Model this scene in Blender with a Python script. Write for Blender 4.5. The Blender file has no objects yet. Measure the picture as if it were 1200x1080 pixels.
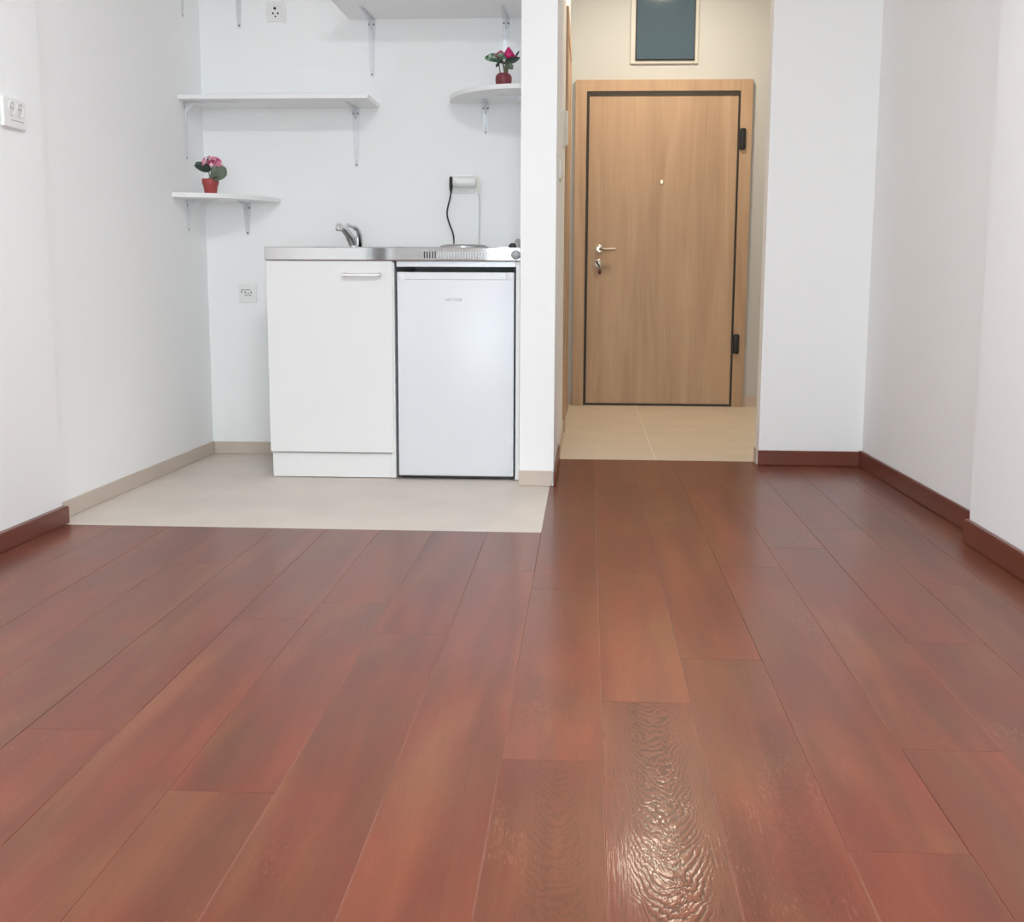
import bpy, bmesh, math, random
from mathutils import Vector, Matrix
random.seed(11)
sc = bpy.context.scene
C = sc.collection

# ------------------------------------------------------------------ camera
cam_data = bpy.data.cameras.new('camera')
cam = bpy.data.objects.new('camera', cam_data)
C.objects.link(cam)
cam_data.sensor_fit = 'HORIZONTAL'
cam_data.sensor_width = 36.0
cam_data.lens = 36.0 * 1417.5 / 1200.0
cam_data.clip_start = 0.05
cam.matrix_world = (Matrix.Translation((0, 0, 0.795)) @ Matrix.Rotation(0.061, 4, 'Z')
                    @ Matrix.Rotation(-0.1522, 4, 'X') @ Matrix.Rotation(-0.0043, 4, 'Y')
                    @ Matrix.Rotation(math.pi / 2, 4, 'X'))
sc.camera = cam

# ------------------------------------------------------------------ world, exposure
world = bpy.data.worlds.new('sky')
sc.world = world
world.use_nodes = True
wbg = world.node_tree.nodes['Background']
wbg.inputs['Color'].default_value = (0.82, 0.955, 1.0, 1)
wbg.inputs['Strength'].default_value = 11.8
sc.view_settings.view_transform = 'Standard'
sc.view_settings.look = 'None'
sc.view_settings.exposure = -0.34
sc.view_settings.gamma = 1.0
sc.view_settings.use_curve_mapping = False
sc.cycles.max_bounces = 16
sc.cycles.diffuse_bounces = 10
ROOM_FILL_LAMP = 66.0  # unseen lamp added to even out the main room
HALL_LAMP = 16.5

# ------------------------------------------------------------------ dimensions (metres)
XL, XLN = -1.676, -1.668          # left wall: kitchen part, near part
YB, YT = 5.28, 3.707              # kitchen back wall, tile/wood joint
YP, XP0, XP1 = 4.563, -0.251, -0.12   # partition
YR, XR0, XR1, XRN = 5.158, 0.7375, 1.171, 1.152   # right stub wall, right wall
YD, YH = 7.53, 5.25               # hall end wall, hall tile joint
CEIL = 2.62
def xwl(y):                       # left wall line (kitchen part / proud near part)
    return -1.664 - 0.0284 * (5.28 - y) if y > 3.735 else -1.680 - 0.025 * (3.735 - y)
def xwr(y):                       # right wall line (far part / proud near part)
    return 1.171 + 0.036 * (5.158 - y) if y > 3.68 else 1.167 + 0.023 * (3.68 - y)
YREAR = -2.3
XHR = 1.45                        # hall right wall

# ------------------------------------------------------------------ materials
def new_mat(name):
    m = bpy.data.materials.new(name); m.use_nodes = True
    nt = m.node_tree
    return m, nt, nt.nodes['Principled BSDF'], nt.nodes, nt.links

def plain(name, col, rough=0.5, metal=0.0, spec=0.5, bump=0.0, bscale=200.0, vary=0.0, vscale=3.0):
    m, nt, b, N, L = new_mat(name)
    b.inputs['Base Color'].default_value = (*col, 1)
    b.inputs['Roughness'].default_value = rough
    b.inputs['Metallic'].default_value = metal
    b.inputs['Specular IOR Level'].default_value = spec
    tc = N.new('ShaderNodeTexCoord')
    if bump > 0:
        n = N.new('ShaderNodeTexNoise'); n.inputs['Scale'].default_value = bscale; n.inputs['Detail'].default_value = 3
        L.new(tc.outputs['Object'], n.inputs['Vector'])
        bp = N.new('ShaderNodeBump'); bp.inputs['Strength'].default_value = bump; bp.inputs['Distance'].default_value = 0.002
        L.new(n.outputs['Fac'], bp.inputs['Height']); L.new(bp.outputs['Normal'], b.inputs['Normal'])
    if vary > 0:
        n = N.new('ShaderNodeTexNoise'); n.inputs['Scale'].default_value = vscale; n.inputs['Detail'].default_value = 4
        L.new(tc.outputs['Object'], n.inputs['Vector'])
        mx = N.new('ShaderNodeMix'); mx.data_type = 'RGBA'
        mx.inputs[6].default_value = (*[c * (1 - vary) for c in col], 1)
        mx.inputs[7].default_value = (*[min(1, c * (1 + vary)) for c in col], 1)
        L.new(n.outputs['Fac'], mx.inputs[0]); L.new(mx.outputs[2], b.inputs['Base Color'])
    return m

def ramp(N, stops):
    r = N.new('ShaderNodeValToRGB'); cr = r.color_ramp
    while len(cr.elements) < len(stops): cr.elements.new(0.5)
    for e, (p, c) in zip(cr.elements, stops):
        e.position = p; e.color = (*c, 1)
    return r

M = {}
M['paint'] = plain('wall_paint', (0.895, 0.906, 0.908), 0.75, spec=0.3, bump=0.05, bscale=160, vary=0.012, vscale=1.5)
M['ceiling'] = plain('ceiling_paint', (0.92, 0.92, 0.92), 0.8, spec=0.2)
M['dimmed_wall_paint'] = plain('dimmed_wall_paint', (0.55, 0.56, 0.555), 0.75, spec=0.3, bump=0.05, bscale=160, vary=0.012, vscale=1.5)  # same paint as the other walls, darkened to hold down the hall lamp's brightness
M['cab'] = plain('white_laminate', (0.80, 0.805, 0.81), 0.35, spec=0.4, vary=0.01, vscale=2)
M['shelf'] = plain('shelf_laminate', (0.86, 0.865, 0.865), 0.4, spec=0.4, vary=0.01, vscale=4)
M['enamel'] = plain('fridge_enamel', (0.76, 0.785, 0.83), 0.28, spec=0.5, bump=0.02, bscale=300)
M['plastic'] = plain('white_plastic', (0.84, 0.84, 0.83), 0.3, spec=0.5)
M['old_plastic'] = plain('ivory_plastic', (0.82, 0.80, 0.74), 0.35, spec=0.5)
M['steel_bracket'] = plain('galvanised_white_bracket', (0.70, 0.71, 0.735), 0.38, 0.25, vary=0.04, vscale=40)
M['screw'] = plain('screw_steel', (0.18, 0.18, 0.19), 0.4, 0.8)
M['chrome'] = plain('chrome', (0.75, 0.76, 0.77), 0.08, 1.0)
M['satin'] = plain('satin_nickel', (0.70, 0.66, 0.60), 0.3, 1.0)
M['black'] = plain('black_plastic', (0.012, 0.012, 0.014), 0.4)
M['dark_gap'] = plain('dark_interior', (0.02, 0.022, 0.03), 0.6)
M['grey_knob'] = plain('grey_knob', (0.36, 0.36, 0.37), 0.4, 0.3, bump=0.2, bscale=500)
M['seal'] = plain('brown_rubber_seal', (0.035, 0.026, 0.02), 0.55)
M['logo'] = plain('logo_grey', (0.30, 0.32, 0.35), 0.35, 0.4)
M['terracotta'] = plain('red_pot', (0.37, 0.055, 0.052), 0.45, vary=0.12, vscale=60)
M['maroon'] = plain('maroon_pot', (0.20, 0.035, 0.045), 0.5, bump=0.4, bscale=250, vary=0.2, vscale=120)
M['soil'] = plain('soil', (0.05, 0.03, 0.02), 0.9, bump=0.6, bscale=300)
M['leaf_dark'] = plain('dark_leaf', (0.035, 0.06, 0.042), 0.5, vary=0.3, vscale=60)
M['leaf_grey'] = plain('grey_green_leaf', (0.13, 0.17, 0.12), 0.55, vary=0.25, vscale=60)
M['leaf_green'] = plain('green_leaf', (0.08, 0.19, 0.11), 0.45, vary=0.35, vscale=60)
_n = M['leaf_green'].node_tree.nodes; _l = M['leaf_green'].node_tree.links
_rp = ramp(_n, [(0.42, (0.045, 0.10, 0.06)), (0.52, (0.10, 0.20, 0.13)), (0.62, (0.42, 0.52, 0.40))])
_nz = [q for q in _n if q.type == 'TEX_NOISE'][0]; _nz.inputs['Scale'].default_value = 75
_l.new(_nz.outputs['Fac'], _rp.inputs['Fac']); _l.new(_rp.outputs[0], _n['Principled BSDF'].inputs['Base Color'])
M['stem'] = plain('stem', (0.12, 0.13, 0.08), 0.6)
M['pink'] = plain('pink_petal', (0.75, 0.24, 0.36), 0.55, vary=0.25, vscale=90)
M['palepink'] = plain('pale_pink_petal', (0.86, 0.52, 0.58), 0.55, vary=0.12, vscale=90)
M['darkpink'] = plain('deep_pink_petal', (0.42, 0.05, 0.13), 0.55, vary=0.25, vscale=90)
M['magenta'] = plain('magenta_petal', (0.50, 0.012, 0.13), 0.5, vary=0.25, vscale=70)
M['fob'] = plain('dark_red_fob', (0.06, 0.008, 0.012), 0.4)
M['brass'] = plain('pale_brass', (0.80, 0.68, 0.48), 0.25, 1.0)
M['fuse'] = plain('smoked_blue_panel', (0.068, 0.108, 0.145), 0.06, spec=0.5)
M['grout_dark'] = plain('subfloor', (0.05, 0.03, 0.025), 0.8)

def steel_mat():
    m, nt, b, N, L = new_mat('brushed_stainless')
    b.inputs['Base Color'].default_value = (0.61, 0.605, 0.605, 1)
    b.inputs['Metallic'].default_value = 1; b.inputs['Roughness'].default_value = 0.045
    tc = N.new('ShaderNodeTexCoord'); mp = N.new('ShaderNodeMapping'); mp.inputs['Scale'].default_value = (4, 4, 500)
    n = N.new('ShaderNodeTexNoise'); n.inputs['Scale'].default_value = 3
    L.new(tc.outputs['Object'], mp.inputs['Vector']); L.new(mp.outputs['Vector'], n.inputs['Vector'])
    bp = N.new('ShaderNodeBump'); bp.inputs['Strength'].default_value = 0.0015; bp.inputs['Distance'].default_value = 0.001
    L.new(n.outputs['Fac'], bp.inputs['Height']); L.new(bp.outputs['Normal'], b.inputs['Normal'])
    return m
M['steel'] = steel_mat()

def emit(name, col, s):
    m, nt, b, N, L = new_mat(name)
    b.inputs['Base Color'].default_value = (0.9, 0.9, 0.9, 1)
    b.inputs['Emission Color'].default_value = (*col, 1); b.inputs['Emission Strength'].default_value = s
    return m

def math_node(N, L, op, a, b=None):
    n = N.new('ShaderNodeMath'); n.operation = op
    for i, v in enumerate((a, b)):
        if v is None: continue
        if isinstance(v, (int, float)): n.inputs[i].default_value = v
        else: L.new(v, n.inputs[i])
    return n.outputs[0]

def plank_mat():
    """red-brown stained, brushed oak; UV: u across (m, centred), v along (m); 'tone' per plank"""
    m, nt, b, N, L = new_mat('stained_oak_planks')
    uv = N.new('ShaderNodeUVMap'); uv.uv_map = 'plank'
    at = N.new('ShaderNodeAttribute'); at.attribute_name = 'tone'
    sep = N.new('ShaderNodeSeparateXYZ'); L.new(uv.outputs['UV'], sep.inputs[0])
    comb = N.new('ShaderNodeCombineXYZ')
    L.new(sep.outputs[0], comb.inputs[0]); L.new(sep.outputs[1], comb.inputs[1])
    L.new(math_node(N, L, 'MULTIPLY', at.outputs['Fac'], 37.0), comb.inputs[2])
    def noise(scale, det=3, dist=0.0, rough=0.5):
        mp = N.new('ShaderNodeMapping'); mp.inputs['Scale'].default_value = scale
        L.new(comb.outputs[0], mp.inputs['Vector'])
        n = N.new('ShaderNodeTexNoise'); n.inputs['Scale'].default_value = 1.0
        n.inputs['Detail'].default_value = det; n.inputs['Distortion'].default_value = dist
        n.inputs['Roughness'].default_value = rough
        L.new(mp.outputs[0], n.inputs['Vector'])
        return n.outputs['Fac']
    broad = noise((14, 1.3, 1), 3, 0.6)
    blot = noise((5, 2.2, 1), 2, 0.4)
    fine = noise((190, 5, 1), 4, 0.3, 0.6)
    pores = noise((420, 14, 1), 2, 0.0, 0.6)
    # cathedral arches: contours of v - k u^2
    u2 = math_node(N, L, 'MULTIPLY', sep.outputs[0], sep.outputs[0])
    arch = math_node(N, L, 'ADD', math_node(N, L, 'MULTIPLY', u2, -38.0), sep.outputs[1])
    arch = math_node(N, L, 'ADD', arch, math_node(N, L, 'MULTIPLY', noise((26, 11, 1), 4, 0.8, 0.6), 0.13))
    rings = math_node(N, L, 'SINE', math_node(N, L, 'MULTIPLY', arch, 240.0))
    rings = math_node(N, L, 'ADD', math_node(N, L, 'MULTIPLY', rings, 0.5), 0.5)
    # arches only in the plank's middle, straight grain near its edges
    mask = math_node(N, L, 'SUBTRACT', 1.0, math_node(N, L, 'MULTIPLY', u2, 260.0))
    cl = N.new('ShaderNodeClamp'); L.new(mask, cl.inputs[0])
    aa = N.new('ShaderNodeAttribute'); aa.attribute_name = 'arch'
    grain = N.new('ShaderNodeMix'); grain.data_type = 'FLOAT'
    L.new(cl.outputs[0], grain.inputs[0]); L.new(pores, grain.inputs[2]); L.new(rings, grain.inputs[3])
    grain = grain.outputs[0]
    r1 = ramp(N, [(0.20, (0.108, 0.029, 0.0155)), (0.5, (0.155, 0.0405, 0.020)), (0.80, (0.222, 0.062, 0.029))])
    tsum = math_node(N, L, 'ADD', math_node(N, L, 'MULTIPLY', broad, 0.80), math_node(N, L, 'MULTIPLY', at.outputs['Fac'], 0.26))
    tsum = math_node(N, L, 'ADD', tsum, math_node(N, L, 'MULTIPLY', math_node(N, L, 'SUBTRACT', blot, 0.5), 0.45))
    tsum = math_node(N, L, 'ADD', tsum, math_node(N, L, 'MULTIPLY', math_node(N, L, 'SUBTRACT', fine, 0.5), 0.12))
    tsum = math_node(N, L, 'ADD', tsum, -0.04)
    L.new(tsum, r1.inputs['Fac'])
    mx = N.new('ShaderNodeMix'); mx.data_type = 'RGBA'; mx.blend_type = 'MULTIPLY'
    r2 = ramp(N, [(0.30, (0.74, 0.72, 0.70)), (0.48, (1, 1, 1))])
    L.new(pores, r2.inputs['Fac'])
    mx.inputs[0].default_value = 0.45
    hue = N.new('ShaderNodeMix'); hue.data_type = 'RGBA'; hue.blend_type = 'MULTIPLY'; hue.inputs[0].default_value = 1.0
    rh = ramp(N, [(0.36, (1.0, 1.22, 1.12)), (0.5, (1, 1, 1)), (0.64, (1.06, 0.96, 0.99))])
    L.new(noise((6, 1.7, 3), 2, 0.5), rh.inputs['Fac'])
    L.new(r1.outputs[0], hue.inputs[6]); L.new(rh.outputs[0], hue.inputs[7])
    L.new(hue.outputs[2], mx.inputs[6]); L.new(r2.outputs[0], mx.inputs[7])
    # dark pores on the arched grain, pale worn flecks along the fibres
    dk = N.new('ShaderNodeMix'); dk.data_type = 'RGBA'; dk.blend_type = 'MULTIPLY'
    rg = ramp(N, [(0.12, (0.45, 0.42, 0.40)), (0.45, (1, 1, 1))])
    L.new(grain, rg.inputs['Fac']); L.new(aa.outputs['Fac'], dk.inputs[0])
    L.new(mx.outputs[2], dk.inputs[6]); L.new(rg.outputs[0], dk.inputs[7])
    fk = N.new('ShaderNodeMix'); fk.data_type = 'RGBA'
    spots = math_node(N, L, 'MULTIPLY', noise((520, 55, 1), 1, 0.0), noise((9, 3, 5), 1, 0.3))
    rf_ = ramp(N, [(0.415, (0, 0, 0)), (0.50, (0.30, 0.30, 0.30))])
    L.new(spots, rf_.inputs['Fac']); L.new(rf_.outputs[0], fk.inputs[0])
    L.new(dk.outputs[2], fk.inputs[6]); fk.inputs[7].default_value = (0.36, 0.16, 0.10, 1)
    L.new(fk.outputs[2], b.inputs['Base Color'])
    rr = math_node(N, L, 'ADD', math_node(N, L, 'MULTIPLY', blot, 0.06), 0.29)
    L.new(rr, b.inputs['Roughness'])
    b.inputs['Specular IOR Level'].default_value = 0.21
    b.inputs['Coat Weight'].default_value = 0.17; b.inputs['Coat Roughness'].default_value = 0.11
    bp = N.new('ShaderNodeBump'); bp.inputs['Strength'].default_value = 0.16; bp.inputs['Distance'].default_value = 0.001
    h = math_node(N, L, 'MULTIPLY', grain, aa.outputs['Fac'])
    L.new(h, bp.inputs['Height']); L.new(bp.outputs['Normal'], b.inputs['Normal']); L.new(bp.outputs['Normal'], b.inputs['Coat Normal'])
    return m
M['plank'] = plank_mat()
M['plank_edge'] = plain('worn_plank_edge', (0.26, 0.10, 0.066), 0.45, vary=0.5, vscale=6)
M['skirt'] = plain('stained_skirting', (0.155, 0.040, 0.023), 0.3, spec=0.45, vary=0.15, vscale=5)

def oak_mat(name, c0, c1, c2):
    m, nt, b, N, L = new_mat(name)
    tc = N.new('ShaderNodeTexCoord')
    def noise(scale, det, dist):
        mp = N.new('ShaderNodeMapping'); mp.inputs['Scale'].default_value = scale
        L.new(tc.outputs['Object'], mp.inputs['Vector'])
        n = N.new('ShaderNodeTexNoise'); n.inputs['Scale'].default_value = 1; n.inputs['Detail'].default_value = det
        n.inputs['Distortion'].default_value = dist
        L.new(mp.outputs[0], n.inputs['Vector']); return n.outputs['Fac']
    a = noise((9, 9, 0.9), 4, 1.0); f = noise((110, 110, 2.5), 3, 0.2); w = noise((4, 4, 0.5), 2, 0.5)
    s = math_node(N, L, 'ADD', math_node(N, L, 'MULTIPLY', a, 0.6), math_node(N, L, 'MULTIPLY', f, 0.22))
    s = math_node(N, L, 'ADD', s, math_node(N, L, 'MULTIPLY', w, 0.22))
    r = ramp(N, [(0.36, c0), (0.52, c1), (0.68, c2)])
    L.new(s, r.inputs['Fac']); L.new(r.outputs[0], b.inputs['Base Color'])
    b.inputs['Roughness'].default_value = 0.45; b.inputs['Specular IOR Level'].default_value = 0.35
    bp = N.new('ShaderNodeBump'); bp.inputs['Strength'].default_value = 0.12; bp.inputs['Distance'].default_value = 0.001
    L.new(f, bp.inputs['Height']); L.new(bp.outputs['Normal'], b.inputs['Normal'])
    return m
M['oak'] = oak_mat('oak_veneer', (0.40, 0.268, 0.172), (0.475, 0.325, 0.213), (0.54, 0.378, 0.253))

def tile_mat(name, seams_x, seams_y, col, grout):
    """porcelain tile with thin grout lines at the given positions (object = world coordinates)"""
    m, nt, b, N, L = new_mat(name)
    tc = N.new('ShaderNodeTexCoord'); sep = N.new('ShaderNodeSeparateXYZ'); L.new(tc.outputs['Object'], sep.inputs[0])
    tot = None
    for ax, ss in ((0, seams_x), (1, seams_y)):
        for s in ss:
            d = math_node(N, L, 'ABSOLUTE', math_node(N, L, 'SUBTRACT', sep.outputs[ax], s))
            k = math_node(N, L, 'LESS_THAN', d, 0.0022)
            tot = k if tot is None else math_node(N, L, 'MAXIMUM', tot, k)
    n = N.new('ShaderNodeTexNoise'); n.inputs['Scale'].default_value = 4; n.inputs['Detail'].default_value = 6
    L.new(tc.outputs['Object'], n.inputs['Vector'])
    r = ramp(N, [(0.3, [c * 0.94 for c in col]), (0.7, [c * 1.05 for c in col])])
    L.new(n.outputs['Fac'], r.inputs['Fac'])
    mx = N.new('ShaderNodeMix'); mx.data_type = 'RGBA'
    L.new(tot, mx.inputs[0]); L.new(r.outputs[0], mx.inputs[6]); mx.inputs[7].default_value = (*grout, 1)
    L.new(mx.outputs[2], b.inputs['Base Color'])
    b.inputs['Roughness'].default_value = 0.42; b.inputs['Specular IOR Level'].default_value = 0.4
    return m
TILE = (0.63, 0.565, 0.50)
M['tile_kitchen'] = tile_mat('beige_tile', [-1.34, -0.74], [4.15], TILE, [c * 0.93 for c in TILE])
M['tile_lamp_warmed'] = tile_mat('beige_tile_lamp_warmed', [-0.292, 0.308], [], (0.66, 0.57, 0.45), (0.80, 0.74, 0.64))  # same tile as the kitchen, with the hall lamp's warm light put into its colour
M['tile_skirt'] = plain('tile_skirting', (0.57, 0.485, 0.415), 0.45, vary=0.05, vscale=6)

# ------------------------------------------------------------------ mesh helpers
def box(bm, x0, x1, y0, y1, z0, z1, bev=0.0, seg=1):
    vs = [bm.verts.new((x, y, z)) for x in (x0, x1) for y in (y0, y1) for z in (z0, z1)]
    F = [(0, 1, 3, 2), (4, 6, 7, 5), (0, 4, 5, 1), (2, 3, 7, 6), (0, 2, 6, 4), (1, 5, 7, 3)]
    fs = [bm.faces.new([vs[i] for i in f]) for f in F]
    if bev > 0:
        es = list({e for f in fs for e in f.edges})
        bmesh.ops.bevel(bm, geom=es, offset=bev, segments=seg, affect='EDGES', profile=0.5)

def prism(bm, pts, fn, d0, d1):
    """polygon pts (2D) extruded; fn(a, b, d) -> xyz"""
    lo = [bm.verts.new(fn(a, b, d0)) for a, b in pts]
    hi = [bm.verts.new(fn(a, b, d1)) for a, b in pts]
    n = len(pts)
    bm.faces.new(lo[::-1]); bm.faces.new(hi)
    for i in range(n):
        bm.faces.new((lo[i], lo[(i + 1) % n], hi[(i + 1) % n], hi[i]))

def frame_of(d):
    d = Vector(d).normalized()
    up = Vector((0, 0, 1)) if abs(d.z) < 0.9 else Vector((0, 1, 0))
    a = d.cross(up).normalized(); b = d.cross(a).normalized()
    return a, b

def rings(bm, rr, n=20, cap=True):
    """rr: list of (centre, axisA, axisB) ; lofts ellipses"""
    prev = None; first = None
    for c, a, b in rr:
        ring = [bm.verts.new(Vector(c) + a * math.cos(2 * math.pi * i / n) + b * math.sin(2 * math.pi * i / n)) for i in range(n)]
        if prev:
            for i in range(n):
                bm.faces.new((prev[i], prev[(i + 1) % n], ring[(i + 1) % n], ring[i]))
        else: first = ring
        prev = ring
    if cap:
        bm.faces.new(first[::-1]); bm.faces.new(prev)

def lathe(bm, base, axis, prof, n=24):
    """prof: list of (distance along axis, radius)"""
    a, b = frame_of(axis); d = Vector(axis).normalized()
    rings(bm, [(Vector(base) + d * h, a * r, b * r) for h, r in prof], n)

def tube(bm, pts, r, n=10):
    pts = [Vector(p) for p in pts]
    rad = r if isinstance(r, (list, tuple)) else [r] * len(pts)
    d0 = (pts[1] - pts[0]).normalized(); a, b = frame_of(d0); out = []
    for i, p in enumerate(pts):
        d = (pts[min(i + 1, len(pts) - 1)] - pts[max(i - 1, 0)]).normalized()
        a = (a - d * a.dot(d)).normalized(); b = d.cross(a)
        out.append((p, a * rad[i], b * rad[i]))
    rings(bm, out, n)

def smooth_path(pts, k=6):
    pts = [Vector(p) for p in pts]; out = []
    for i in range(len(pts) - 1):
        p0 = pts[max(i - 1, 0)]; p1 = pts[i]; p2 = pts[i + 1]; p3 = pts[min(i + 2, len(pts) - 1)]
        for j in range(k):
            t = j / k
            out.append(0.5 * ((2 * p1) + (p2 - p0) * t + (2 * p0 - 5 * p1 + 4 * p2 - p3) * t * t + (3 * p1 - p0 - 3 * p2 + p3) * t ** 3))
    out.append(pts[-1]); return out

def world_loc(o):
    v = Vector((0, 0, 0))
    while o is not None:
        v += Vector(o.location); o = o.parent
    return v

def obj(name, bm, mat, parent=None, origin=None, smooth=None):
    """link a bmesh written in world coordinates as ONE object; smooth = angle in degrees"""
    me = bpy.data.meshes.new(name)
    bmesh.ops.recalc_face_normals(bm, faces=bm.faces)
    o = bpy.data.objects.new(name, me)
    off = world_loc(parent) if parent is not None else Vector((0, 0, 0))
    if origin is not None:
        off = Vector(origin); o.location = off - (world_loc(parent) if parent is not None else Vector((0, 0, 0)))
    bmesh.ops.translate(bm, verts=bm.verts, vec=-off)
    if smooth is not None:
        for f in bm.faces: f.smooth = True
        lim = math.radians(smooth)
        for e in bm.edges:
            if len(e.link_faces) == 2 and e.calc_face_angle(0) > lim: e.smooth = False
    bm.to_mesh(me); bm.free()
    for mm in (mat if isinstance(mat, (list, tuple)) else [mat]): me.materials.append(mm)
    C.objects.link(o)
    if parent is not None: o.parent = parent
    return o

def boxes(*bs, bev=0.0, seg=1):
    bm = bmesh.new()
    for b_ in bs: box(bm, *b_, bev=bev, seg=seg)
    return bm

def tag(o, label=None, cat=None, group=None, kind=None):
    for k, v in (('label', label), ('category', cat), ('group', group), ('kind', kind)):
        if v: o[k] = v
    return o

def thing(name, loc, label, cat, group=None):
    o = bpy.data.objects.new(name, None); C.objects.link(o)
    o.empty_display_size = 0.05; o.location = loc
    return tag(o, label, cat, group)

def polys(*items, bev=0.0):
    """upright prisms from plan polygons: (points, z0, z1)"""
    bm = bmesh.new()
    for pts, z0, z1 in items:
        prism(bm, pts, lambda a_, b_, d: (a_, b_, d), z0, z1)
    if bev > 0: bmesh.ops.bevel(bm, geom=bm.edges[:], offset=bev, segments=2, affect='EDGES')
    return bm

def struct(name, bm, mat, label, cat, **kw):
    return tag(obj(name, bm, mat, **kw), label, cat, kind='structure')

# ------------------------------------------------------------------ floor
PW = 0.1695
def plank_floor():
    bm = bmesh.new()
    uvl = bm.loops.layers.uv.new('plank'); tl = bm.faces.layers.float.new('tone'); al = bm.faces.layers.float.new('arch')
    joints = {-1: [1.91, 3.02, 4.35], 0: [0.6, 2.20, 3.20, 4.6], 1: [1.0, 2.47, 3.9], 2: [-0.1, 1.62, 3.3, 4.5],
              3: [0.4, 2.0, 3.55, 4.7], -4: [0.2, 1.75, 2.85], -3: [0.9, 2.6], -2: [0.0, 1.3, 3.2]}
    rnd = random.Random(5)
    tones = {(-1, 1): 0.72, (-1, 0): 0.42, (-1, 2): 0.50, (0, 1): 0.55, (0, 2): 0.85, (0, 0): 0.6, (0, 3): 0.45,
             (1, 1): 0.42, (1, 2): 0.70, (2, 1): 0.62, (2, 2): 0.42, (3, 2): 0.42, (3, 1): 0.72}
    for k in range(-12, 9):
        x0, x1 = 0.0365 + PW * k, 0.0365 + PW * (k + 1)
        xa, xb = max(x0, -1.86), min(x1, 1.33)
        if xb - xa < 0.004: continue
        ymax = YT if k <= -2 else (YH if x0 < XR0 else YR)
        js = joints.get(k)
        if js is None:
            js = [rnd.uniform(-1.9, -0.6)]
            while js[-1] < 6: js.append(js[-1] + rnd.uniform(1.0, 1.9))
        ys = [YREAR] + [j for j in js if YREAR + .1 < j < ymax - 0.05] + [ymax]
        for i in range(len(ys) - 1):
            ya, yb = ys[i], ys[i + 1]
            tone = tones.get((k, i), rnd.uniform(0.3, 0.8))
            g = 0.0002; e = 0.0010; zt, zb = 0.0, -0.012
            arch = {(0, 1): 1.0, (-1, 0): 0.3, (1, 0): 0.2, (1, 1): 0.2}.get((k, i), 0.0)
            seed_v = rnd.uniform(0, 30)
            cx = (x0 + x1) / 2 + rnd.uniform(-0.02, 0.02)
            if (k, i) == (0, 1): cx, seed_v = (x0 + x1) / 2 + 0.004, 3.0
            ge, ee = 0.0001, 0.0004
            def V(x, y, z): return bm.verts.new((x, y, z))
            T = [V(xa + g + e, ya + ge + ee, zt), V(xb - g - e, ya + ge + ee, zt), V(xb - g - e, yb - ge - ee, zt), V(xa + g + e, yb - ge - ee, zt)]
            O = [V(xa + g, ya + ge, zt - 0.0007), V(xb - g, ya + ge, zt - 0.0007), V(xb - g, yb - ge, zt - 0.0007), V(xa + g, yb - ge, zt - 0.0007)]
            B = [V(v.co.x, v.co.y, zb) for v in O]
            fs = [(bm.faces.new(T), 0)]
            worn = 1 if rnd.random() < 0.6 else 0
            for q in range(4):
                r = (q + 1) % 4
                fs.append((bm.faces.new((O[q], O[r], T[r], T[q])), worn if q in (1, 3) else 0))
                fs.append((bm.faces.new((B[q], B[r], O[r], O[q])), 0))
            fs.append((bm.faces.new(B[::-1]), 0))
            for f, mi in fs:
                f.material_index = mi; f[tl] = tone; f[al] = arch
                for lp in f.loops: lp[uvl].uv = (lp.vert.co.x - cx, lp.vert.co.y + seed_v - 2.0)
    return bm
struct('floor', plank_floor(), [M['plank'], M['plank_edge']], 'reddish brown wooden plank floor running from the camera to the hall tiles', 'floor')
struct('floor_kitchen', boxes((-1.72, -0.1337, YT, YB, -0.012, 0.0)), M['tile_kitchen'], 'pale beige tiled kitchen floor below the cabinet and fridge', 'floor')
struct('floor_hall', boxes((XP1, XHR, YH, YD, -0.012, 0.0), (XR0, XHR, YR + 0.1, YH, -0.012, 0.0)), M['tile_lamp_warmed'], 'beige tiled hall floor in front of the entrance door', 'floor')
struct('floor_slab', boxes((-2.1, 1.8, YREAR - 0.3, YD + 0.3, -0.15, -0.0125)), M['grout_dark'], 'concrete slab under the floor', 'floor')
struct('ceiling', boxes((-2.1, 1.8, YREAR - 0.3, YD + 0.3, CEIL, CEIL + 0.15)), M['ceiling'], 'white ceiling over the whole flat', 'ceiling')

# ------------------------------------------------------------------ walls
Z0 = 0.0005
struct('wall_left', polys(([(-2.05, YREAR), (xwl(YREAR), YREAR), (xwl(3.735), 3.735), (xwl(3.7351), 3.7351), (xwl(YB), YB), (-2.05, YB)], Z0, CEIL)), M['paint'], 'white left wall from the double socket to the kitchen corner', 'wall')
struct('wall_back', boxes((-2.05, XP0, YB, YB + 0.15, Z0, CEIL)), M['paint'], 'white kitchen wall behind the shelves and worktop', 'wall')
DY0, DY1, DZ = 6.20, 7.16, 2.03     # bathroom doorway
struct('wall_partition', boxes((XP0, XP1, YP, DY0, Z0, CEIL), (XP0, XP1, DY0, DY1, DZ, CEIL), (XP0, XP1, DY1, YD, Z0, CEIL)), M['paint'], 'white partition wall end between the fridge and the hall', 'wall')
struct('wall_hall', boxes((XP0, XHR + 0.15, YD, YD + 0.2, Z0, CEIL)), M['dimmed_wall_paint'], 'cream end wall of the hall around the entrance door', 'wall')
struct('wall_hall_right', boxes((XHR, XHR + 0.15, YR + 0.1, YD, Z0, CEIL)), M['dimmed_wall_paint'], 'cream right side wall of the hall', 'wall')
struct('wall_stub', boxes((XR0, XHR + 0.15, YR, YR + 0.1, Z0, CEIL)), M['paint'], 'white wall section right of the hall opening', 'wall')
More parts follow.
